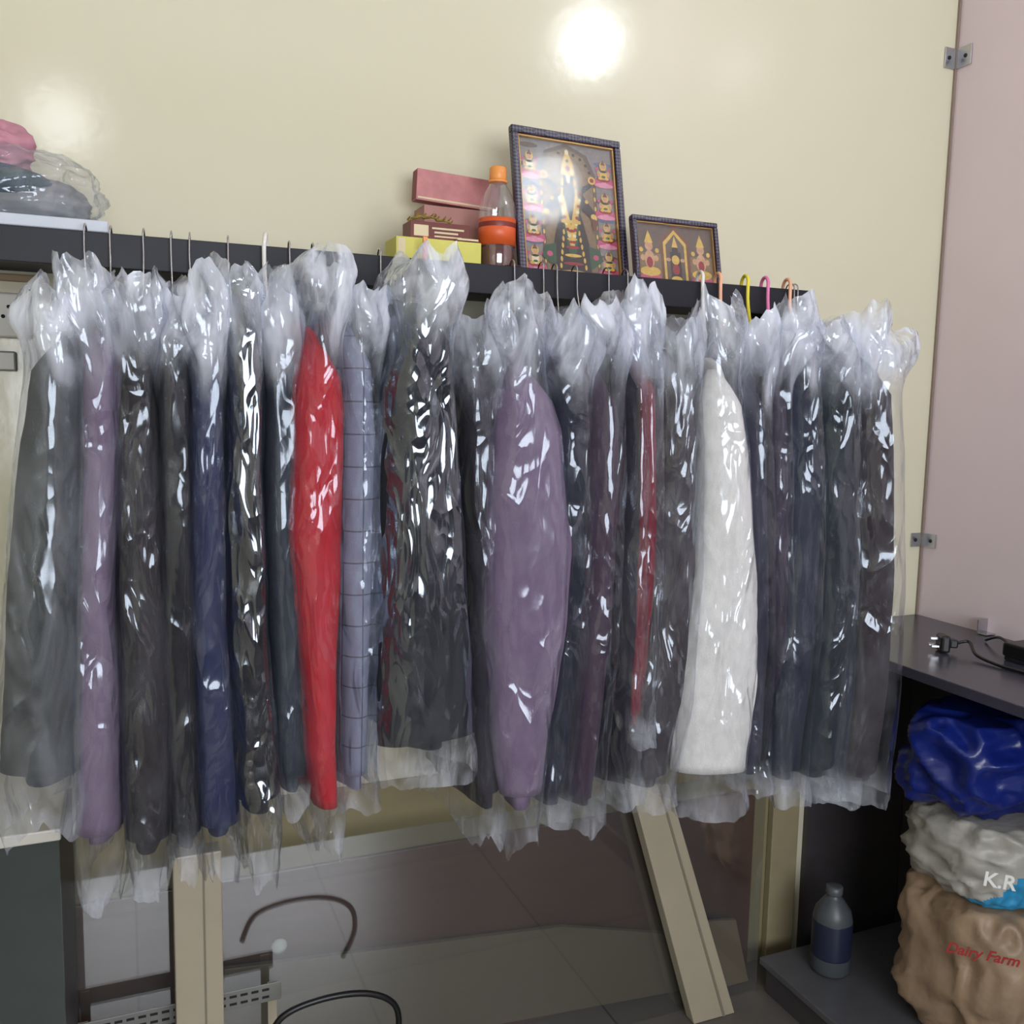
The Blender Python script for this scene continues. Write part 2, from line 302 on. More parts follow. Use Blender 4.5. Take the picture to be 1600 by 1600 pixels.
for gi,(col,hpx,hc,yf,ol,btop,bbot) in enumerate(G):
    e=empty('suit_jacket')
    A=[onY((xl+xr)/2,py,yf) for py,xl,xr in ol]
    W=[(onY(xr,py,yf)-onY(xl,py,yf)).length/2 for py,xl,xr in ol]
    zs=[p.z for p in A][::-1]; xs=[p.x for p in A][::-1]; ws=W[::-1]
    fx=lambda z:float(np.interp(z,zs,xs)); fw_=lambda z:float(np.interp(z,zs,ws))
    zsh=A[0].z; zhem=A[-1].z
    hk=onY(hpx,400,YBm-0.02); Hx=hk.x; Hy=YBm-0.035
    Xs=fx(zsh-0.2)
    ax=Vector((Xs-Hx,yf-Hy,0)); Ld=ax.length; ax.normalize()
    n=Vector((-ax.y,ax.x,0))
    if n.x<0: n=-n
    rear=Vector((Hx,Hy,0))-ax*0.2
    rear.y=min(rear.y,-0.10)
    zneck=min(zsh+0.05,ZB-0.035)
    mc=cloth('cloth_%02d'%gi,col,plaid=(gi==8))
    def front(z): return Vector((fx(z),yf,0))
    nn=40; mmr=44; vs=[];fs=[]
    hemb=zhem
    for i in range(mmr+1):
        u=i/mmr; z=zneck+(hemb-zneck)*u
        s=min(1,0.3+0.7*math.sqrt(min(1,(zneck-z)/max(0.05,zneck-zsh+0.02))))
        w=fw_(min(z,zsh)); wb=min(w*0.8,0.05)*(0.45+0.55*sstep(0,0.1,zneck-z)); wr=0.02*(0.6+0.4*s)
        f=front(min(z,zsh-0.02)); r=rear.copy()
        mid=Vector((Hx,Hy,0))*1.0
        mid=mid.lerp((f+r)/2,sstep(0,0.15,zneck-z))
        for k in range(nn):
            q=2*math.pi*k/nn; c=math.cos(q); sn=math.sin(q)
            c2=math.copysign(abs(c)**0.8,c)
            cen=mid+((f-mid) if c2>0 else (r-mid))*abs(c2)*s*(0.88 if c2>0 else 1)
            a=wr+(wb-wr)*((c+1)/2)
            fold=0.004*noise.noise(Vector((cen.x*9+gi,cen.y*25,z*2.5)))*2
            p=cen+n*(math.copysign(abs(sn)**0.8,sn)*a+fold); vs.append((p.x,p.y,z+0.006*noise.noise(Vector((gi,c*2,sn)))*u))
    for i in range(mmr):
        for k in range(nn): fs.append((i*nn+k,i*nn+(k+1)%nn,(i+1)*nn+(k+1)%nn,(i+1)*nn+k))
    fs.append(tuple(range(nn-1,-1,-1))); fs.append(tuple(range(mmr*nn,(mmr+1)*nn)))
    mesh('body',vs,fs,mc,e,True)
    for side in (0,1):
        vs=[];fs=[]; rows=46; zc=zhem+ (0.015+0.02*random.random()) if side==0 else zhem+0.06
        if gi in(7,17): zc=zhem
        for i in range(rows+1):
            u=i/rows; z=zsh+0.02+(zc-zsh-0.02)*u
            cap=math.sqrt(min(1,0.05+u/0.09)); 
            w=fw_(z)*cap*0.98 if side==0 else 0.026*cap
            dd=(0.05-0.015*u)*cap
            if side==0: cen=front(z)-ax*0.052+ax*(0.006*math.sin(u*math.pi))-ax*0.05*(1-cap)
            else: cen=rear+ax*0.045
            for k in range(nn):
                q=2*math.pi*k/nn
                lat=math.cos(q); dep=math.sin(q)
                fold=1+0.08*noise.noise(Vector((lat*1.3+gi*3,dep*1.3,z*7)))+0.08*(0.5-abs(noise.noise(Vector((lat*2+gi,dep*2+z*3,z*14)))))
                lat=math.copysign(abs(lat)**0.9,lat)
                p=cen+n*lat*w*fold+ax*dep*dd*fold
                vs.append((p.x,p.y,z))
        for i in range(rows):
            for k in range(nn): fs.append((i*nn+k,i*nn+(k+1)%nn,(i+1)*nn+(k+1)%nn,(i+1)*nn+k))
        fs.append(tuple(range(nn-1,-1,-1))); fs.append(tuple(range(rows*nn,(rows+1)*nn)))
        mesh('sleeve_%d'%(side+1),vs,fs,mc,e,True)
    if gi in (5,):
        for j in range(3):
            z=zhem+0.07+j*0.022; p=front(z)+ax*0.003-n*fw_(z)*0.5
            lathe('cuff_button_%d'%(j+1),[(0.0065,0),(0.0065,0.003),(0.004,0.004)],p+Vector((0,-0.002,z)),m_btn,e,14,Matrix.Rotation(math.pi/2,3,'X'))
    hm=hookcol[hc] if hc else m_wire; hr=0.0042 if hc else 0.0017
    arch=0.022 if hc else 0.012
    tilt=random.uniform(-0.012,0.012)
    R_=0.009+0.006+hr+0.002
    yc=YBm+0.009
    hp=[(Hx,Hy,zneck-0.02),(Hx+tilt*0.3,Hy,zneck+0.02),(Hx+tilt,yc-R_-0.004,ZB+0.01),(Hx+tilt,yc-R_,zt-0.004)]
    for a in range(1,8):
        q=math.pi*a/8; hp.append((Hx+tilt+ (0.012 if hc else 0.004)*a/8,yc-R_*math.cos(q),zt-0.002+(arch+0.004)*math.sin(q)))
    hp.append((Hx+tilt+(0.012 if hc else 0.004),yc+R_,zt-0.004 if not hc else zt+0.0))
    tube('hook',smoothpath(hp,4),hr,hm,e,8)
    fa=front(zsh); fa=Vector((fa.x,fa.y,0))-ax*0.06
    bar=[Vector((fa.x,fa.y,zsh-0.02)),Vector((Hx,Hy,0)).lerp(fa,0.5)+Vector((0,0,(zneck+zsh)/2-0.004)),Vector((Hx,Hy,zneck-0.02)),Vector((Hx,Hy,0)).lerp(rear,0.5)+Vector((0,0,(zneck+zsh)/2-0.004)),rear+ax*0.05+Vector((0,0,zsh-0.02))]
    tube('hanger_arms',smoothpath(bar,6),0.006,m_hang,e,8)
    # plastic cover: loose, gathered and milky around the hanger, open at the hem
    ztop=onY((ol[0][1]+ol[0][2])/2,btop+random.uniform(-8,22),yf).z; zbot=onY((ol[-1][1]+ol[-1][2])/2,bbot,yf).z
    nn2=84; rows=120; vs=[];fs=[];hz=[]
    cornf=random.uniform(-0.8,1.0)*0.03; cornx=random.uniform(-0.04,0.04)
    if gi==23: cornx=0.11
    if gi==22: cornx=0.05
    flare=random.uniform(0.4,1.1)
    rag=1.0 if gi<8 or gi in(10,11) else 0.45
    for i in range(rows+1):
        u=i/rows; z0=ztop+(zbot-ztop)*u
        dt=ztop-z0; db=z0-zbot
        w=fw_(min(max(z0,zhem),zsh))+0.006
        top=sstep(0,0.10,dt)
        puff=math.exp(-((dt-0.05)/0.07)**2)
        a_f=max(w*(0.75+0.25*top),0.024)+0.022*puff*flare
        if gi>=18: a_f+=0.012*(1-top)
        if dt<0.02: a_f*=0.8+0.2*dt/0.02
        bt=sstep(-0.01,0.08,db)
        a_f*=(0.7+0.3*bt) if rag>0.5 else 1.0
        a_r=(0.03)*(0.35+0.65*top)
        f=front(min(max(z0,zhem),zsh))+ax*(0.020+0.022*puff*flare); r=rear-ax*0.012
        for k in range(nn2):
            q=2*math.pi*k/nn2; c=math.cos(q); sn=math.sin(q); c2=math.copysign(abs(c)**0.55,c); s2=math.copysign(abs(sn)**0.5,sn)
            cen=(f+r)/2+(f-r)/2*c2
            t=(c2+1)/2; a=a_r+(a_f-a_r)*sstep(0.25,0.8,t)
            wt=1-sstep(0,0.13,dt); wbm=1-sstep(0,0.1,db)
            zc=z0+wt*(cornf*max(0,c)**3-0.02*(1-abs(c))+0.04*noise.noise(Vector((c*2.0,sn*2.0,gi*7)))+0.014*noise.noise(Vector((c*6,sn*6,gi*3))))
            zc+=wbm*rag*(0.05*noise.noise(Vector((c*1.8,sn*1.6,gi*5+2)))+0.02*noise.noise(Vector((c*5,sn*5,gi))))
            q3=Vector((cen.x*5+s2*w*9+gi*2.3,cen.y*7+s2,z0*3.6+cen.x*2+s2*0.5))
            cr=(1-2*abs(noise.noise(q3)))
            cr2=(1-2*abs(noise.noise(q3*2.3+Vector((3,1,7)))))
            cr3=(1-2*abs(noise.noise(q3*5.1+Vector((9,4,1)))))
            wtop=1-sstep(0.04,0.22,dt)
            amt=0.003+0.014*wtop+0.008*wbm
            off=amt*(cr-0.4)*1.3+amt*0.55*(cr2-0.4)+amt*0.35*wtop*(cr3-0.4)
            wob=(1-sstep(0.0,0.16,dt))*(cornx*max(0,c)+0.035*noise.noise(Vector((c*1.8,gi*3.3,z0*9)))+0.012*noise.noise(Vector((c*4,sn*3+gi*3.3,z0*22))))
            wob+=wbm*0.012*noise.noise(Vector((c*2.5,sn*2+gi*1.3,z0*16)))
            nrm=(n*s2*0.8+ax*c2*0.7)
            p=cen+n*(s2*a+wob)+nrm*max(off,-0.001)
            if p.y>YBm-0.012 and zc>ZB-0.008: zc=ZB-0.008
            if p.y>-0.02: p.y=-0.02
            vs.append((p.x,p.y,zc))
            h=1-sstep(0.05,0.21,dt+0.09*noise.noise(q3*1.5)); h=max(h,0.42*(1-sstep(0.0,0.10,db)))
            h=max(h,0.08 if gi in(11,16,17,8,1) else 0.02)
            if gi==0: h=max(h,.16)
            hz.append(h)
    for i in range(rows):
        for k in range(nn2): fs.append((i*nn2+k,i*nn2+(k+1)%nn2,(i+1)*nn2+(k+1)%nn2,(i+1)*nn2+k))
    o=mesh('plastic_cover',vs,fs,film_heavy if gi in(9,5) else films[gi%5],e,True)
    at=o.data.attributes.new('haze','FLOAT','POINT'); at.data.foreach_set('value',hz)
# ---------------- framed pictures ----------------
m_fr,nt,b,N,L=newmat('frame_woven_purple')
tc=N.new('ShaderNodeTexCoord'); ck=N.new('ShaderNodeTexChecker'); ck.inputs['Scale'].default_value=170; ck.inputs['Color1'].default_value=s2l((30,22,36)); ck.inputs['Color2'].default_value=s2l((84,78,98))
mp=N.new('ShaderNodeMapping'); mp.inputs['Rotation'].default_value=(0.3,0.78,0.2); L.new(tc.outputs['Object'],mp.inputs[0]); L.new(mp.outputs[0],ck.inputs[0]); L.new(ck.outputs[0],b.inputs['Base Color']); b.inputs['Roughness'].default_value=0.35
m_gold=mat('gold_bead',(170,130,70),0.35,metal=0.6)
m_glass=glassy('picture_glass',refl=0.0,rough=0.09,gcol=0.42)
cols={k:mat('print_'+k,v,0.5,var=0.35,scale=110) for k,v in dict(bg=(120,98,70),bgd=(90,76,64),dk=(44,36,32),gold=(200,164,76),pink=(180,76,108),rose=(206,132,154),green=(44,76,50),cream=(210,196,158),brown=(104,66,42),blue=(92,98,122),red=(136,38,42),grey=(124,118,116),skin=(184,142,108)).items()}
def framed(name,BL,BR,TL,fwid,draw):
    e=empty(name)
    X=(BR-BL); wd=X.length; X.normalize(); U=(TL-BL); U=U-X*U.dot(X); ht=U.length; U.normalize(); Nn=X.cross(U)
    if Nn.y>0: Nn=-Nn
    Mx=Matrix((X,U,Nn)).transposed().to_4x4(); Mx.translation=BL
    g=fwid
    for i,(a,b_) in enumerate([((0,0),(wd,g)),((0,ht-g),(wd,ht)),((0,g),(g,ht-g)),((wd-g,g),(wd,ht-g))]):
        box('frame_side_%d'%(i+1),(a[0],a[1],-0.006),(b_[0],b_[1],0.012),m_fr,e,0.003,Mx)
    k=g*0.28
    for i,(a,b_) in enumerate([((g,g),(wd-g,g+k)),((g,ht-g-k),(wd-g,ht-g)),((g,g+k),(g+k,ht-g-k)),((wd-g-k,g+k),(wd-g,ht-g-k))]):
        box('gold_slip_%d'%(i+1),(a[0],a[1],-0.004),(b_[0],b_[1],0.006),m_gold,e,0.001,Mx)
    box('backing',(0.003,0.003,-0.010),(wd-0.003,ht-0.003,-0.0062),cols['brown'],e,0,Mx)
    iw,ih=wd-2*g,ht-2*g
    box('print',(g,g,-0.006),(wd-g,ht-g,-0.003),cols['bg'],e,0,Mx)
    cnt=[0]
    def poly(pts,col):
        cnt[0]+=1; zz=-0.0029+cnt[0]*0.000015
        mesh('print_shape_%d'%cnt[0],[Mx@Vector((g+p[0]*iw,g+p[1]*ih,zz)) for p in pts],[tuple(range(len(pts)))],cols[col],e)
    def ell(cx,cy,rx,ry,col,n=16):
        poly([(cx+rx*math.cos(2*math.pi*i/n),cy+ry*math.sin(2*math.pi*i/n)) for i in range(n)],col)
    draw(poly,ell)
    box('glass',(g,g,0.0055),(wd-g,ht-g,0.0065),m_glass,e,0,Mx)
    return e
def seated(poly,ell,x,y,s=1,c='gold'):
    for dx in(-0.075,-0.045,0,0.045,0.075): ell(x+dx*s,y-0.028*s,0.022*s,0.026*s,'pink' if dx else 'rose')
    ell(x,y-0.042*s,0.085*s,0.016*s,'rose')
    ell(x,y,0.062*s,0.02*s,'red'); ell(x,y+0.03*s,0.036*s,0.034*s,c)
    for q in(-1,1):
        ell(x+q*0.045*s,y+0.035*s,0.014*s,0.02*s,'skin'); ell(x+q*0.06*s,y+0.065*s,0.014*s,0.012*s,'pink'); ell(x+q*0.03*s,y+0.005*s,0.02*s,0.01*s,'gold')
    ell(x,y+0.085*s,0.034*s,0.028*s,'gold'); ell(x,y+0.08*s,0.02*s,0.018*s,'skin'); poly([(x-0.024*s,y+0.092*s),(x+0.024*s,y+0.092*s),(x,y+0.125*s)],'brown')
    ell(x,y+0.05*s,0.03*s,0.008*s,'dk'); ell(x,y+0.015*s,0.02*s,0.008*s,'green')
def draw_big(poly,ell):
    poly([(0.0,0.0),(1,0),(1,1),(0,1)],'grey')
    for i in range(14):
        ell(0.115 if i%2 else 0.885,0.03+i*0.07,0.1,0.02,'bgd' if i%3 else 'blue')
    poly([(0.2,0),(0.8,0),(0.8,0.78),(0.72,0.92),(0.5,0.99),(0.28,0.92),(0.2,0.78)],'bgd')
    poly([(0.24,0),(0.76,0),(0.76,0.77),(0.68,0.9),(0.5,0.96),(0.32,0.9),(0.24,0.77)],'bg')
    for i in range(11):
        q=math.pi*i/10; ell(0.5+0.25*math.cos(q),0.74+0.18*math.sin(q),0.016,0.012,'dk')
    for i in range(10):
        ell(0.222,0.04+i*0.07,0.010,0.018,'gold'); ell(0.778,0.04+i*0.07,0.010,0.018,'gold')
    for y in (0.08,0.30,0.52,0.76): seated(poly,ell,0.885,y,1.15,'gold'); seated(poly,ell,0.115,y,1.15,'cream')
    poly([(0.31,0),(0.69,0),(0.68,0.25),(0.6,0.5),(0.4,0.5),(0.32,0.25)],'dk')
    for i in range(7):
        ell(0.37+0.01*i,0.08+0.05*i,0.012,0.02,'gold'); ell(0.63-0.01*i,0.08+0.05*i,0.012,0.02,'gold')
    poly([(0.41,0.42),(0.59,0.42),(0.65,0.64),(0.58,0.67),(0.42,0.67),(0.35,0.64)],'dk')
    for s in(-1,1):
        poly([(0.5+s*0.12,0.65),(0.5+s*0.16,0.6),(0.5+s*0.27,0.49),(0.5+s*0.24,0.44),(0.5+s*0.1,0.52)],'dk')
        ell(0.5+s*0.245,0.465,0.03,0.02,'gold'); poly([(0.5+s*0.22,0.44),(0.5+s*0.28,0.44),(0.5+s*0.27,0.36),(0.5+s*0.23,0.36)],'brown')
        poly([(0.5+s*0.1,0.66),(0.5+s*0.24,0.72),(0.5+s*0.25,0.69),(0.5+s*0.12,0.61)],'dk'); ell(0.5+s*0.25,0.735,0.04,0.03,'gold'); ell(0.5+s*0.25,0.735,0.022,0.016,'red')
        poly([(0.5+s*0.18,0.06),(0.5+s*0.32,0.14),(0.5+s*0.28,0.22),(0.5+s*0.17,0.24)],'green'); ell(0.5+s*0.24,0.16,0.03,0.02,'pink')
        ell(0.5+s*0.085,0.64,0.03,0.018,'gold'); ell(0.5+s*0.18,0.57,0.018,0.014,'gold')
    poly([(0.37,0.6),(0.41,0.66),(0.5,0.3),(0.59,0.66),(0.63,0.6),(0.53,0.14),(0.47,0.14)],'green')
    poly([(0.39,0.56),(0.43,0.64),(0.5,0.38),(0.57,0.64),(0.61,0.56),(0.52,0.22),(0.48,0.22)],'gold')
    for i in range(9): 
        t=i/8
        for s in(-1,1): ell(0.5+s*(0.115-0.1*t),0.62-0.36*t,0.018,0.013,'cream' if i%2 else 'red')
    poly([(0.4,0.42),(0.6,0.42),(0.6,0.395),(0.4,0.395)],'gold')
    for i in range(6): ell(0.5,0.34-i*0.06,0.035+0.018*i,0.012,'gold' if i%2 else 'red')
    for i in range(9): ell(0.34+i*0.04,0.03,0.017,0.016,'gold' if i%2 else 'rose')
    ell(0.5,0.71,0.066,0.055,'dk'); poly([(0.48,0.75),(0.52,0.75),(0.512,0.695),(0.488,0.695)],'cream')
    for s in(-1,1): ell(0.5+s*0.065,0.7,0.015,0.03,'gold')
    poly([(0.425,0.75),(0.575,0.75),(0.56,0.83),(0.52,0.91),(0.48,0.91),(0.44,0.83)],'gold'); ell(0.5,0.8,0.025,0.02,'red'); ell(0.5,0.855,0.016,0.014,'green'); ell(0.5,0.92,0.02,0.02,'cream')
    ell(0.45,0.775,0.01,0.01,'cream'); ell(0.55,0.775,0.01,0.01,'cream')
def draw_small(poly,ell):
    poly([(0,0),(1,0),(1,1),(0,1)],'bg'); poly([(0.02,0.5),(0.98,0.5),(0.98,0.98),(0.02,0.98)],'bgd')
    poly([(0.31,0),(0.69,0),(0.69,0.75),(0.5,0.99),(0.31,0.75)],'brown')
    poly([(0.35,0),(0.65,0),(0.65,0.7),(0.5,0.92),(0.35,0.7)],'gold')
    poly([(0.38,0),(0.62,0),(0.62,0.66),(0.5,0.85),(0.38,0.66)],'bgd')
    poly([(0.43,0.05),(0.57,0.05),(0.57,0.55),(0.43,0.55)],'dk'); ell(0.5,0.58,0.04,0.065,'dk'); poly([(0.46,0.63),(0.54,0.63),(0.5,0.82)],'gold')
    ell(0.5,0.42,0.05,0.08,'gold'); ell(0.5,0.26,0.045,0.09,'red'); ell(0.5,0.1,0.07,0.05,'gold'); ell(0.41,0.42,0.03,0.03,'skin'); ell(0.59,0.42,0.03,0.03,'skin')
    for x in(0.165,0.835):
        ell(x,0.1,0.14,0.07,'pink'); ell(x,0.2,0.13,0.08,'gold'); ell(x,0.4,0.065,0.15,'skin'); ell(x,0.35,0.04,0.09,'red')
        for s in(-1,1): ell(x+s*0.085,0.42,0.03,0.05,'skin'); ell(x+s*0.1,0.55,0.025,0.04,'gold')
        ell(x,0.62,0.05,0.08,'skin'); poly([(x-0.055,0.67),(x+0.055,0.67),(x,0.88)],'gold')
BL=onY(812,405,-0.262); dz=ZS+0.002-BL.z; BL.z+=dz; BR=onY(982,432,-0.245); BR.z=BL.z; TL=onY(800,197,-0.192)
framed('framed_deity_picture_large',BL,BR,TL,0.017,draw_big)
BL=onY(993,430,-0.30); BL.z=ZS+0.002; BR=onY(1127,437,-0.30); BR.z=BL.z; TL=onY(996,338,-0.262)
framed('framed_deity_picture_small',BL,BR,TL,0.012,draw_small)
# ---------------- things on the shelf ----------------
def sbox(name,px0,px1,pyt,pyb,yf,yd,m,parent=None,z0=None,rotz=0,bev=0.001):
    a=onY(px0,(pyt+pyb)/2,yf); b=onY(px1,(pyt+pyb)/2,yf); t=onY((px0+px1)/2,pyt,yf)
    z=z0 if z0 is not None else ZS+0.001
    return box(name,(a.x,yf,z),(b.x,yf+yd,t.z),m,parent,bev),t.z,a.x,b.x
m_yel=mat('yellow_card',(204,198,96),0.6); m_brn=mat('brown_card',(104,42,32),0.5); m_pnk=mat('pink_card',(186,120,120),0.5,var=0.4,scale=30); m_crm=mat('cream_card',(212,195,160),0.6)
m_org=mat('orange_plastic',(232,150,76),0.4); m_red=mat('red_plastic',(200,45,35),0.4)
e=empty('yellow_carton'); o,zy,xa,xb=sbox('carton',619,752,374,400,-0.27,0.09,m_yel,e)
box('side_flap',(xa+0.004,-0.2705,ZS+0.004),(xa+0.02,-0.271,zy-0.004),m_crm,e)
e=empty('incense_stick_box'); o,z2,xa,xb=sbox('carton',641,734,348,376,-0.25,0.06,m_brn,e,z0=zy+0.0006)
for i,(u0_,u1_,v0,v1) in enumerate([(0.06,0.3,0.2,0.8),(0.36,0.9,0.62,0.72),(0.4,0.8,0.4,0.5),(0.4,0.86,0.2,0.28)]):
    box('label_%d'%(i+1),(xa+(xb-xa)*u0_,-0.2506,zy+(z2-zy)*v0),(xa+(xb-xa)*u1_,-0.2502,zy+(z2-zy)*v1),m_crm,e)
e=empty('dried_leaf_garland')
pp=[(xa+0.004+0.1*t,-0.22+0.01*math.sin(t*20),z2+0.006+0.012*math.sin(t*math.pi)*(1-0.5*t)) for t in [i/10 for i in range(11)]]
m_leaf=mat('dried_leaf',(150,130,60),0.8,var=0.5,scale=120,bump=0.5)
tube('dried_stem',smoothpath(pp,3),0.003,m_leaf,e)
for i in range(16):
    t=i/15; b0=Vector(pp[min(10,int(t*10))]); d=Vector((random.uniform(-.4,.4),-1,random.uniform(-.2,1))).normalized()*0.014; sd=Vector((0.004,0,0.002))
    mesh('leaf_%d'%(i+1),[b0,b0+d*0.5+sd,b0+d,b0+d*0.5-sd],[(0,1,2,3)],m_leaf,e)
e=empty('match_box'); o,_,ma,mb=sbox('sleeve',712,750,376,386,-0.268,0.012,m_brn,e,z0=zy+0.001); box('striker_label',(ma+0.004,-0.2686,zy+0.003),(mb-0.004,-0.2682,zy+0.007),m_crm,e)
p0=onY(650,311,-0.12); p1=onY(768,330,-0.12); pt=onY(652,262,-0.12)
e=empty('long_pink_box')
X=(p1-p0); Lx=X.length+0.02; ang=math.atan2(X.z,X.x)
hh=(pt-p0).length
Mx=Matrix.Translation(p0)@Matrix.Rotation(-ang,4,'Y')
box('lid',(0,0,0),(Lx,0.035,hh),m_pnk,e,0.001,Mx); box('lid_border',(0.004,-0.0008,0.004),(Lx-0.004,-0.0002,0.008),m_crm,e,0,Mx)
box('box_end',(-0.001,0.002,0.003),(-0.0002,0.033,hh-0.003),mat('brown_end',(130,60,60),0.6),e,0,Mx)
e2=empty('stacked_cartons')
box('carton_lower',(p0.x+0.01,-0.13,ZS+0.001),(p1.x+0.01,-0.03,(ZS+p1.z)/2),mat('pale_carton',(196,170,150),0.7),e2,0.001)
box('carton_upper',(p0.x+0.02,-0.12,(ZS+p1.z)/2+0.0006),(p1.x+0.0,-0.04,min(p0.z,p1.z)-0.001),mat('dusty_pink_carton',(170,120,112),0.6),e2,0.001)
pc=onY(776,400,-0.23); top=onY(776,261,-0.23).z; hb=top-ZS-0.001
rb=(onY(804,350,-0.23)-onY(750,350,-0.23)).length/2
e=empty('oil_bottle'); c=(pc.x,-0.23,ZS+0.001)
prof=[(0.6,0),(0.95,0.015),(1,0.06),(0.93,0.12),(1,0.18),(0.98,0.26),(0.98,0.55),(1,0.6),(0.93,0.68),(0.75,0.76),(0.5,0.83),(0.4,0.87),(0.4,0.9)]
lathe('bottle',[(r*rb,z*hb) for r,z in prof],c,glassy('clear_bottle',(0.93,0.93,0.95),0.08,0.06,0.05),e)
lathe('oil',[(r*rb*0.93,z*hb+0.001) for r,z in prof[:6]]+[(0.90*rb,0.34*hb)],c,mat('amber_oil',(92,30,16),0.15),e)
lathe('label',[(rb*1.0,0.3*hb),(rb*1.005,0.3*hb),(rb*1.005,0.54*hb),(rb*1.0,0.54*hb)],c,mat('orange_label',(214,92,44),0.4),e)
lathe('label_stripe',[(rb*1.008,0.46*hb),(rb*1.01,0.462*hb),(rb*1.01,0.5*hb),(rb*1.008,0.502*hb)],c,mat('label_dark_red',(120,40,30),0.4),e)
lathe('cap',[(rb*0.44,0.885*hb),(rb*0.46,0.89*hb),(rb*0.46,0.985*hb),(rb*0.4,1.0*hb)],c,m_org,e)
lathe('cap_ring',[(rb*0.47,0.86*hb),(rb*0.5,0.862*hb),(rb*0.5,0.88*hb),(rb*0.47,0.883*hb)],c,m_org,e)
pc=onY(800,405,-0.29); m_dw=mat('dark_wood',(66,30,26),0.35)
e=empty('wooden_incense_stand')
for i,(r,z0,z1) in enumerate([(0.030,0.001,0.007),(0.025,0.008,0.013),(0.030,0.014,0.022),(0.022,0.023,0.027)]):
    lathe('disc_%d'%(i+1),[(r*0.9,z0),(r,z0+0.001),(r,z1-0.001),(r*0.9,z1)],(pc.x,-0.292,ZS),m_dw,e)
pc=onY(664,410,-0.31); zt2=onY(664,370,-0.31).z
e=empty('cigarette_lighter'); box('body',(pc.x-0.006,-0.315,ZS+0.001),(pc.x+0.006,-0.305,zt2-0.012),m_red,e,0.002); box('valve',(pc.x-0.005,-0.314,zt2-0.0118),(pc.x+0.005,-0.306,zt2),m_org,e,0.001)
# left pile on shelf
m_pinkc=mat('pink_cloth',(186,130,144),0.8,var=0.3,scale=40); m_teal=mat('teal_cloth',(48,70,78),0.8,var=0.3); m_gryc=mat('grey_cloth',(130,132,134),0.8)
e=empty('clothes_in_plastic_bag')
pz=onY(10,330,-0.22); k=pz.x
zp=ZS+0.045
blob('folded_cloth_grey',(k+0.01,-0.2,zp+0.03),(0.135,0.10,0.05),m_gryc,e,1,0.15,1.5,flatz=zp)
blob('folded_cloth_teal',(k-0.04,-0.23,zp+0.06),(0.12,0.09,0.032),m_teal,e,2,0.15,1.8,flatz=zp+0.01)
blob('folded_cloth_pink',(k-0.08,-0.2,zp+0.125),(0.12,0.09,0.06),m_pinkc,e,3,0.2,1.6,flatz=zp+0.04)
blob('plastic_bag',(k-0.01,-0.21,zp+0.05),(0.175,0.12,0.08),films[1],e,4,0.16,1.8,flatz=zp,haze=0.15)
pa=onY(168,322,-0.33); pb=onY(222,330,-0.33)
e=empty('stacked_notebooks'); 
box('notebook_1',(k-0.25,-0.325,ZS+0.001),(pb.x,-0.08,ZS+0.02),m_white,e,0.002); box('notebook_2',(k-0.25,-0.33,ZS+0.021),(pa.x,-0.09,ZS+0.042),mat('grey_cover',(190,195,205),0.3),e,0.002)
# ---------------- switch board on back wall ----------------
a=onY(-60,455,-0.001); b_=onY(52,530,-0.001)
e=empty('electrical_switch_board'); m_ivory=mat('ivory_plastic',(190,186,176),0.4)
box('plate',(a.x,-0.03,b_.z),(b_.x,-0.001,a.z),m_ivory,e,0.004)
cx=onY(14,490,-0.03)
for i,(dx,dz) in enumerate([(0,0.014),(-0.011,-0.006),(0.011,-0.006)]):
    lathe('socket_hole_%d'%(i+1),[(0.004,0),(0.004,0.001)],(cx.x+dx,-0.0305,cx.z+dz),m_blk,e,12,Matrix.Rotation(math.pi/2,3,'X'))
for i in range(3): box('rocker_switch_%d'%(i+1),(cx.x-0.05-0.03*i,-0.036,cx.z-0.015),(cx.x-0.03-0.03*i,-0.0305,cx.z+0.015),m_white,e,0.002)
a=onY(-10,548,-0.02); b_=onY(26,580,-0.02); e=empty('cable_junction_box'); box('box',(a.x,-0.025,b_.z),(b_.x,-0.001,a.z),m_gryc,e,0.003); box('lid',(a.x+0.003,-0.028,b_.z+0.003),(b_.x-0.003,-0.0255,a.z-0.003),m_ivory,e,0.001)
a=onY(-100,412,-0.02); b_=onY(72,442,-0.02)
m_wd=mat('brown_laminate',(88,55,42),0.25,var=0.3,scale=6,stretch=(1,1,8),bump=0.02)
box('wooden_wall_batten',(a.x,-0.02,b_.z),(b_.x,-0.001,min(a.z,ZS-0.03)),mat('batten_tan',(150,125,95),0.5),None,0.002)
# ---------------- right side: brackets, counter ----------------
m_chr=mat('brushed_steel',(190,190,195),0.25,metal=1)
def clamp(px,py,s=0.036):
    p=onY(px,py,0); e=empty('steel_corner_bracket')
    z=p.z
    box('back_plate',(XR-0.05,-0.006,z-s/2),(XR-0.002,-0.001,z+s/2),m_chr,e,0.001)
    box('side_plate',(XR-0.006,-0.06,z-s/2),(XR-0.001,-0.0065,z+s/2),m_chr,e,0.001)
    for i,(x,y,rt) in enumerate([(XR-0.034,-0.0065,0),(XR-0.0065,-0.04,1)]):
        R=Matrix.Rotation(math.pi/2,3,'X') if not rt else Matrix.Rotation(-math.pi/2,3,'Y')
        lathe('screw_%d'%(i+1),[(0.006,0),(0.006,0.001),(0.004,0.003)],(x,y,z),m_dark,e,14,R)
clamp(1490,93,0.06); clamp(1452,842,0.045)
zc=onX(1600,1005,XR).z
CXL=onZ(1600,1105,zc).x
m_cnt=mat('counter_laminate',(62,60,72),0.22,var=0.15,scale=150)
cnt=empty('shop_counter')
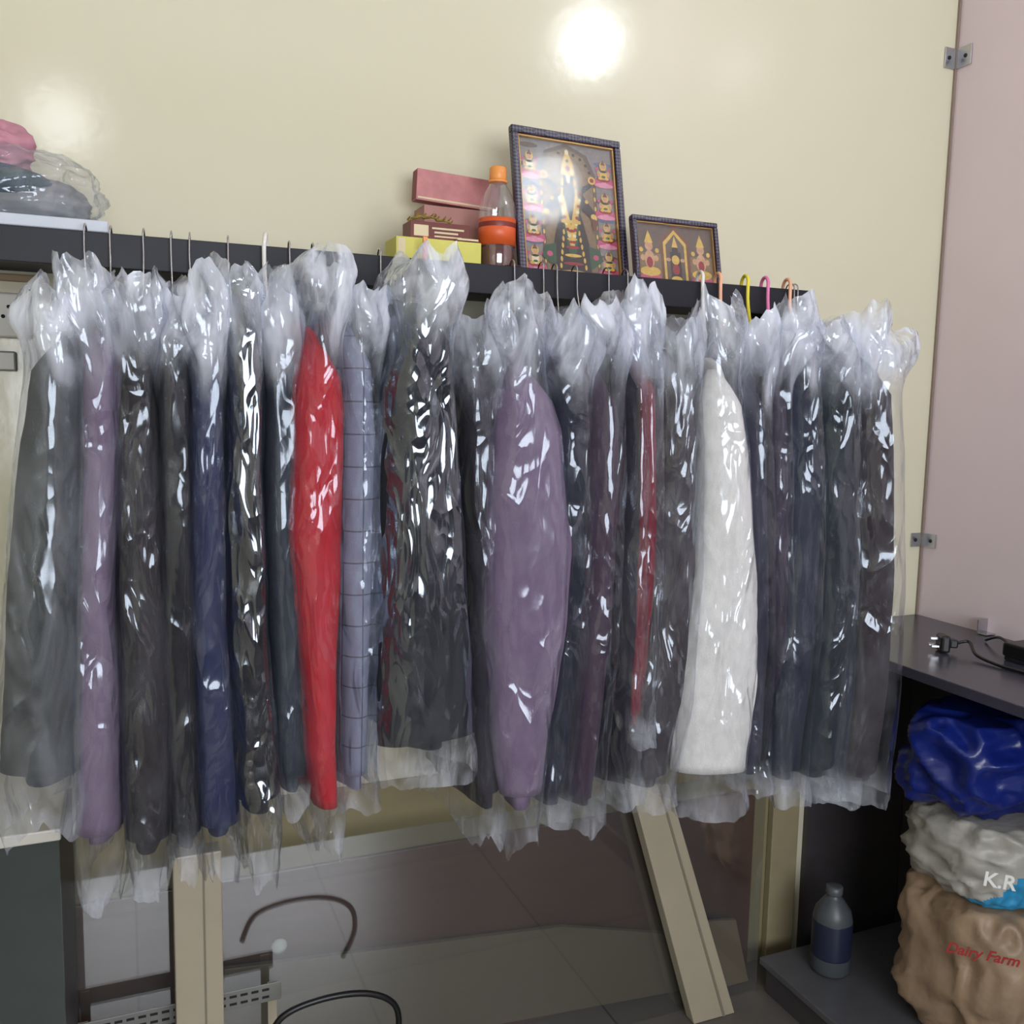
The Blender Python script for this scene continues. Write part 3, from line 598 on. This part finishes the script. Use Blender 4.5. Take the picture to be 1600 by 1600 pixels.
box('counter_top',(CXL,-3.0,zc-0.028),(XR-0.001,-0.001,zc),m_cnt,cnt,0.003)
m_cab=mat('cabinet_dark',(64,60,62),0.5,var=0.2)
XB=onY(1248,1400,0).x
box('back_panel',(XB,-0.02,0.001),(XR-0.02,-0.002,zc-0.029),m_cab,cnt)
box('side_panel',(XR-0.02,-3.0,0.001),(XR-0.001,-0.021,zc-0.029),m_cab,cnt)
zl=0.11; XS=CXL-0.15
box('lower_shelf',(XS,-1.5,zl-0.02),(XR-0.021,-0.14,zl),mat('grey_shelf',(84,84,88),0.3),cnt,0.002)
box('plinth',(XS+0.02,-1.45,0.001),(XR-0.03,-0.15,zl-0.021),m_cab,cnt)
p=onZ(1535,990,zc); e=empty('steel_angle_bracket'); box('upright',(p.x-0.02,p.y,zc+0.001),(p.x+0.02,p.y+0.004,zc+0.045),m_chr,e,0.001); box('foot',(p.x-0.02,p.y-0.03,zc+0.001),(p.x+0.02,p.y-0.0005,zc+0.005),m_chr,e,0.001)
p=onZ(1472,1018,zc); e=empty('power_plug_with_cable')
pl=Vector((p.x,p.y,zc+0.025))
Mp=Matrix.Translation(pl)@Matrix.Rotation(-0.5,4,'Z')
box('plug_body',(-0.012,-0.026,-0.024),(0.014,0.026,0.024),m_blk,e,0.007,Mp)
box('plug_grip',(0.0145,-0.014,-0.012),(0.038,0.014,0.012),m_blk,e,0.005,Mp)
for i,(dy,dz) in enumerate([(0.011,-0.008),(-0.011,-0.008),(0,0.012)]):
    box('pin_%d'%(i+1),(-0.034,dy-0.003,dz-0.0035),(-0.0125,dy+0.003,dz+0.0035),m_chr,e,0.001,Mp)
cc=[Mp@Vector((0.036,0,0)),Mp@Vector((0.07,0,0.006)),onZ(1525,1030,zc)+Vector((0,0,0.012)),onZ(1560,1043,zc)+Vector((0,0,0.006)),onZ(1590,1052,zc)+Vector((0,0,0.006)),onZ(1640,1066,zc)+Vector((0,0,0.006))]
tube('cable',smoothpath(cc,8),0.0045,m_blk,e,8)
cc=[onZ(1540,1003,zc)+Vector((0,0,0.006)),onZ(1560,1012,zc)+Vector((0,0,0.03)),onZ(1580,1022,zc)+Vector((0,0,0.02)),onZ(1592,1030,zc)+Vector((0,0,0.02))]
tube('cable_loop',smoothpath(cc,8),0.004,m_blk,e,8)
p=onZ(1608,1036,zc); box('adapter_case',(p.x-0.045,p.y-0.03,zc+0.0125),(p.x+0.06,p.y+0.05,zc+0.05),m_blk,e,0.006); box('adapter_base',(p.x-0.04,p.y-0.025,zc+0.001),(p.x+0.055,p.y+0.045,zc+0.012),m_dark,e,0.002)
# ---------------- sacks below counter ----------------
YS=-0.62
def cpt(px,py,y=YS): return onY(px,py,y)
m_blue=mat('blue_polythene',(18,34,108),0.32,var=0.6,scale=7,bump=0.45,bscale=18)
m_sw=mat('white_woven_sack',(166,162,154),0.45,var=0.25,scale=8,bump=0.6,bscale=16)
m_cyan=mat('cyan_print',(48,140,185),0.45,bump=0.4,bscale=18)
m_bei=mat('beige_sack',(148,124,100),0.5,var=0.4,scale=9,bump=0.6,bscale=16)
m_tred=mat('red_print',(150,40,38),0.5)
pB=cpt(1540,1480); pM=cpt(1545,1340); pT=cpt(1530,1205)
zb0=zl+0.001
zA=cpt(1500,1400).z; zB_=cpt(1530,1272).z; zC=cpt(1530,1122).z
blob('beige_sack',(pB.x+0.03,YS+0.02,(zA+zb0)/2),(0.19,0.19,(zA-zb0)/2*1.12),m_bei,None,5,0.14,1.6,p=0.6,flatz=zb0,topz=zA-0.002,crease=1.1)
e=empty('printed_grain_sack')
xcut=cpt(1545,1360).x-0.03; zcut=(zA+zB_)/2+0.03
blob('sack',(pM.x+0.05,YS+0.03,(zA+zB_)/2),(0.19,0.175,(zB_-zA)/2*1.1),m_sw,e,6,0.14,1.6,p=0.6,flatz=zA+0.001,topz=zB_-0.002,crease=1.1,m2=m_cyan,m2f=lambda c:c.x>xcut+ (c.z-zcut)*0.8 and c.z<zcut+0.02 and c.y<YS-0.02)
blob('blue_plastic_bag',(pT.x+0.04,YS+0.05,(zC+zB_)/2),(0.175,0.155,(zC-zB_)/2*1.15),m_blue,None,9,0.26,1.1,p=0.85,crease=1.3,fine=0.18,flatz=zB_+0.001,topz=zC)
def facing(p,rotz=-0.55,tilt=0.0,roll=0.0):
    return Matrix.Translation(p)@Matrix.Rotation(rotz,4,'Z')@Matrix.Rotation(math.pi/2+tilt,4,'X')@Matrix.Rotation(roll,4,'Z')
tp=cpt(1562,1378,YS-0.172); text('sack_text','K.R',0.05,m_white,facing(tp,roll=-0.1),e)
tp=cpt(1535,1492,YS-0.195); text('sack_lettering','Dairy Farm',0.036,m_tred,facing(tp,roll=-0.12),bpy.data.objects['beige_sack'],shear=0.2)
# bottle on lower shelf
pc=onZ(1296,1515,zl); e=empty('white_detergent_bottle')
c=(max(pc.x,XS+0.07),pc.y,zl+0.001)
hb=(onY(1293,1368,pc.y).z-zl)*0.88; rB=0.056
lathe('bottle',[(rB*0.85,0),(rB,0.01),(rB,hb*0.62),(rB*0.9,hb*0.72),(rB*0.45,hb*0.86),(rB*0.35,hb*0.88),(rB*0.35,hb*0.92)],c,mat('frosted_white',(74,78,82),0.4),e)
lathe('label',[(rB*1.005,hb*0.2),(rB*1.01,hb*0.21),(rB*1.01,hb*0.6),(rB*1.005,hb*0.61)],c,mat('blue_label',(34,38,60),0.4),e)
lathe('cap',[(rB*0.4,hb*0.9),(rB*0.42,hb*0.91),(rB*0.42,hb*0.99),(rB*0.3,hb)],c,mat('grey_cap',(80,84,88),0.4),e)
# ---------------- lower area under the jackets ----------------
def z_at(px,py,y): return onY(px,py,y).z
xa=onY(105,1400,-0.02).x; xb=onY(1172,1400,-0.02).x
box('trim_2',(xa,-0.022,0.001),(xb,-0.009,z_at(650,1325,-0.02)),m_wd,None,0.002)
box('lower_wall_shade',(XL+0.01,-0.008,0.001),(XB-0.05,-0.001,z_at(650,1215,-0.01)),mat('shaded_wall_tone',(138,127,96),0.3,var=0.06,scale=3),None,0.001)  # added panel; its darker colour paints the jackets' shade onto the lower wall
m_beige=mat('beige_board',(116,103,83),0.35,var=0.08,scale=4)
def quad(name,pts,y,dy,m):
    P=[onY(px,py,y) for px,py in pts]
    return prism(name,[(p.x,max(p.z,0.002)) for p in P],y,y+dy,m,None,0.001)
quad('beige_plywood_sheet',[(350,1515),(880,1448),(1060,1460),(1075,1640),(350,1680)],-0.06,0.015,m_beige)
quad('tan_board_offcut',[(1082,1442),(1150,1437),(1166,1600),(1166,1660),(1082,1660)],-0.09,0.012,mat('tan_board',(142,121,94),0.5))
m_cream=mat('cream_painted_wood',(168,158,137),0.4,var=0.08,scale=12)
x0=onY(272,1450,-0.3).x; x1=onY(348,1450,-0.3).x
e=empty('cream_wooden_post'); ztp=z_at(310,1335,-0.3); box('post',(x0,-0.3,0.001),(x1,-0.25,ztp),m_cream,e,0.003); box('groove_strip',(x0+(x1-x0)*0.6,-0.302,0.001),(x0+(x1-x0)*0.64,-0.3005,ztp),mat('groove',(126,118,101),0.5),e)
e=empty('leaning_cream_plank')
P=[onY(985,1225,-0.2),onY(1045,1225,-0.2),onY(1142,1700,-0.2),onY(1080,1700,-0.2)]
prism('plank',[(p.x,max(p.z,0.001)) for p in P],-0.2,-0.16,m_cream,e,0.002)
g=[P[0].lerp(P[1],0.7),P[0].lerp(P[1],0.76),P[3].lerp(P[2],0.76),P[3].lerp(P[2],0.7)]
prism('edge_groove',[(p.x,max(p.z,0.001)) for p in g],-0.202,-0.2005,mat('groove2',(126,118,101),0.5),e)
x0=onY(1200,1400,-0.03).x; x1=onY(1240,1400,-0.03).x
box('trim_3',(x0,-0.035,0.001),(min(x1,XB-0.004),-0.009,z_at(1220,1200,-0.03)),mat('trim_cream',(150,139,110),0.4),None,0.003)
# perforated metal strip
e=empty('slotted_metal_strip')
a=onY(112,1570,-0.2); b_=onY(440,1596,-0.2); zm=onY(275,1583,-0.2).z
xs0,xs1=a.x,b_.x
box('strip',(xs0,-0.2,zm-0.022),(xs1,-0.197,zm+0.022),mat('pale_metal',(130,130,125),0.4,metal=0.2),e,0.001)
k=0
xx=xs0+0.01
while xx<xs1-0.02:
    for zz in(-0.009,0.009):
        k+=1; box('slot_%d'%k,(xx,-0.2006,zm+zz-0.003),(xx+0.016,-0.2002,zm+zz+0.003),m_blk,e)
    xx+=0.024
for i,x in enumerate((xs0+0.01,xs1-0.03)): box('leg_%d'%(i+1),(x,-0.196,0.001),(x+0.02,-0.19,zm+0.02),m_cream,e)
cc=[onY(415,1640,-0.35),onY(440,1590,-0.35),onY(500,1562,-0.35),onY(570,1552,-0.35),onY(615,1568,-0.35),onY(622,1610,-0.35),onY(600,1660,-0.35)]
for p in cc: p.z=max(p.z,0.01)
e=empty('black_hose_loop'); tube('hose',smoothpath(cc,8),0.007,m_blk,e)
gx0=onY(112,1400,-0.13).x; gx1=onY(1188,1400,-0.13).x
box('glass_sheet',(gx0,-0.135,0.002),(min(gx1,XS-0.003),-0.13,z_at(650,1290,-0.13)),glassy('table_glass',(0.88,0.9,0.9),0.10,0.03,0.02))
p=onY(436,1478,-0.023); e=empty('white_dome'); lathe('dome',[(0.02,0),(0.02,0.004),(0.012,0.01),(0.002,0.012)],(p.x,-0.0225,p.z),m_white,e,24,Matrix.Rotation(math.pi/2,3,'X'))  # small white dome on the front of the brown panel
# left low table
e=empty('low_side_table'); yt=-0.5
p=onY(95,1305,yt); zt3=p.z+0.012
box('table_top',(-0.9,yt,zt3-0.022),(p.x,-0.06,zt3),m_ivory,e,0.003)
box('front_panel',(-0.88,yt+0.02,0.001),(p.x-0.005,yt+0.035,zt3-0.0225),mat('greenish_dark',(58,64,62),0.3),e)
box('side_panel',(p.x-0.02,yt+0.036,0.001),(p.x-0.005,-0.07,zt3-0.0225),m_cab,e)
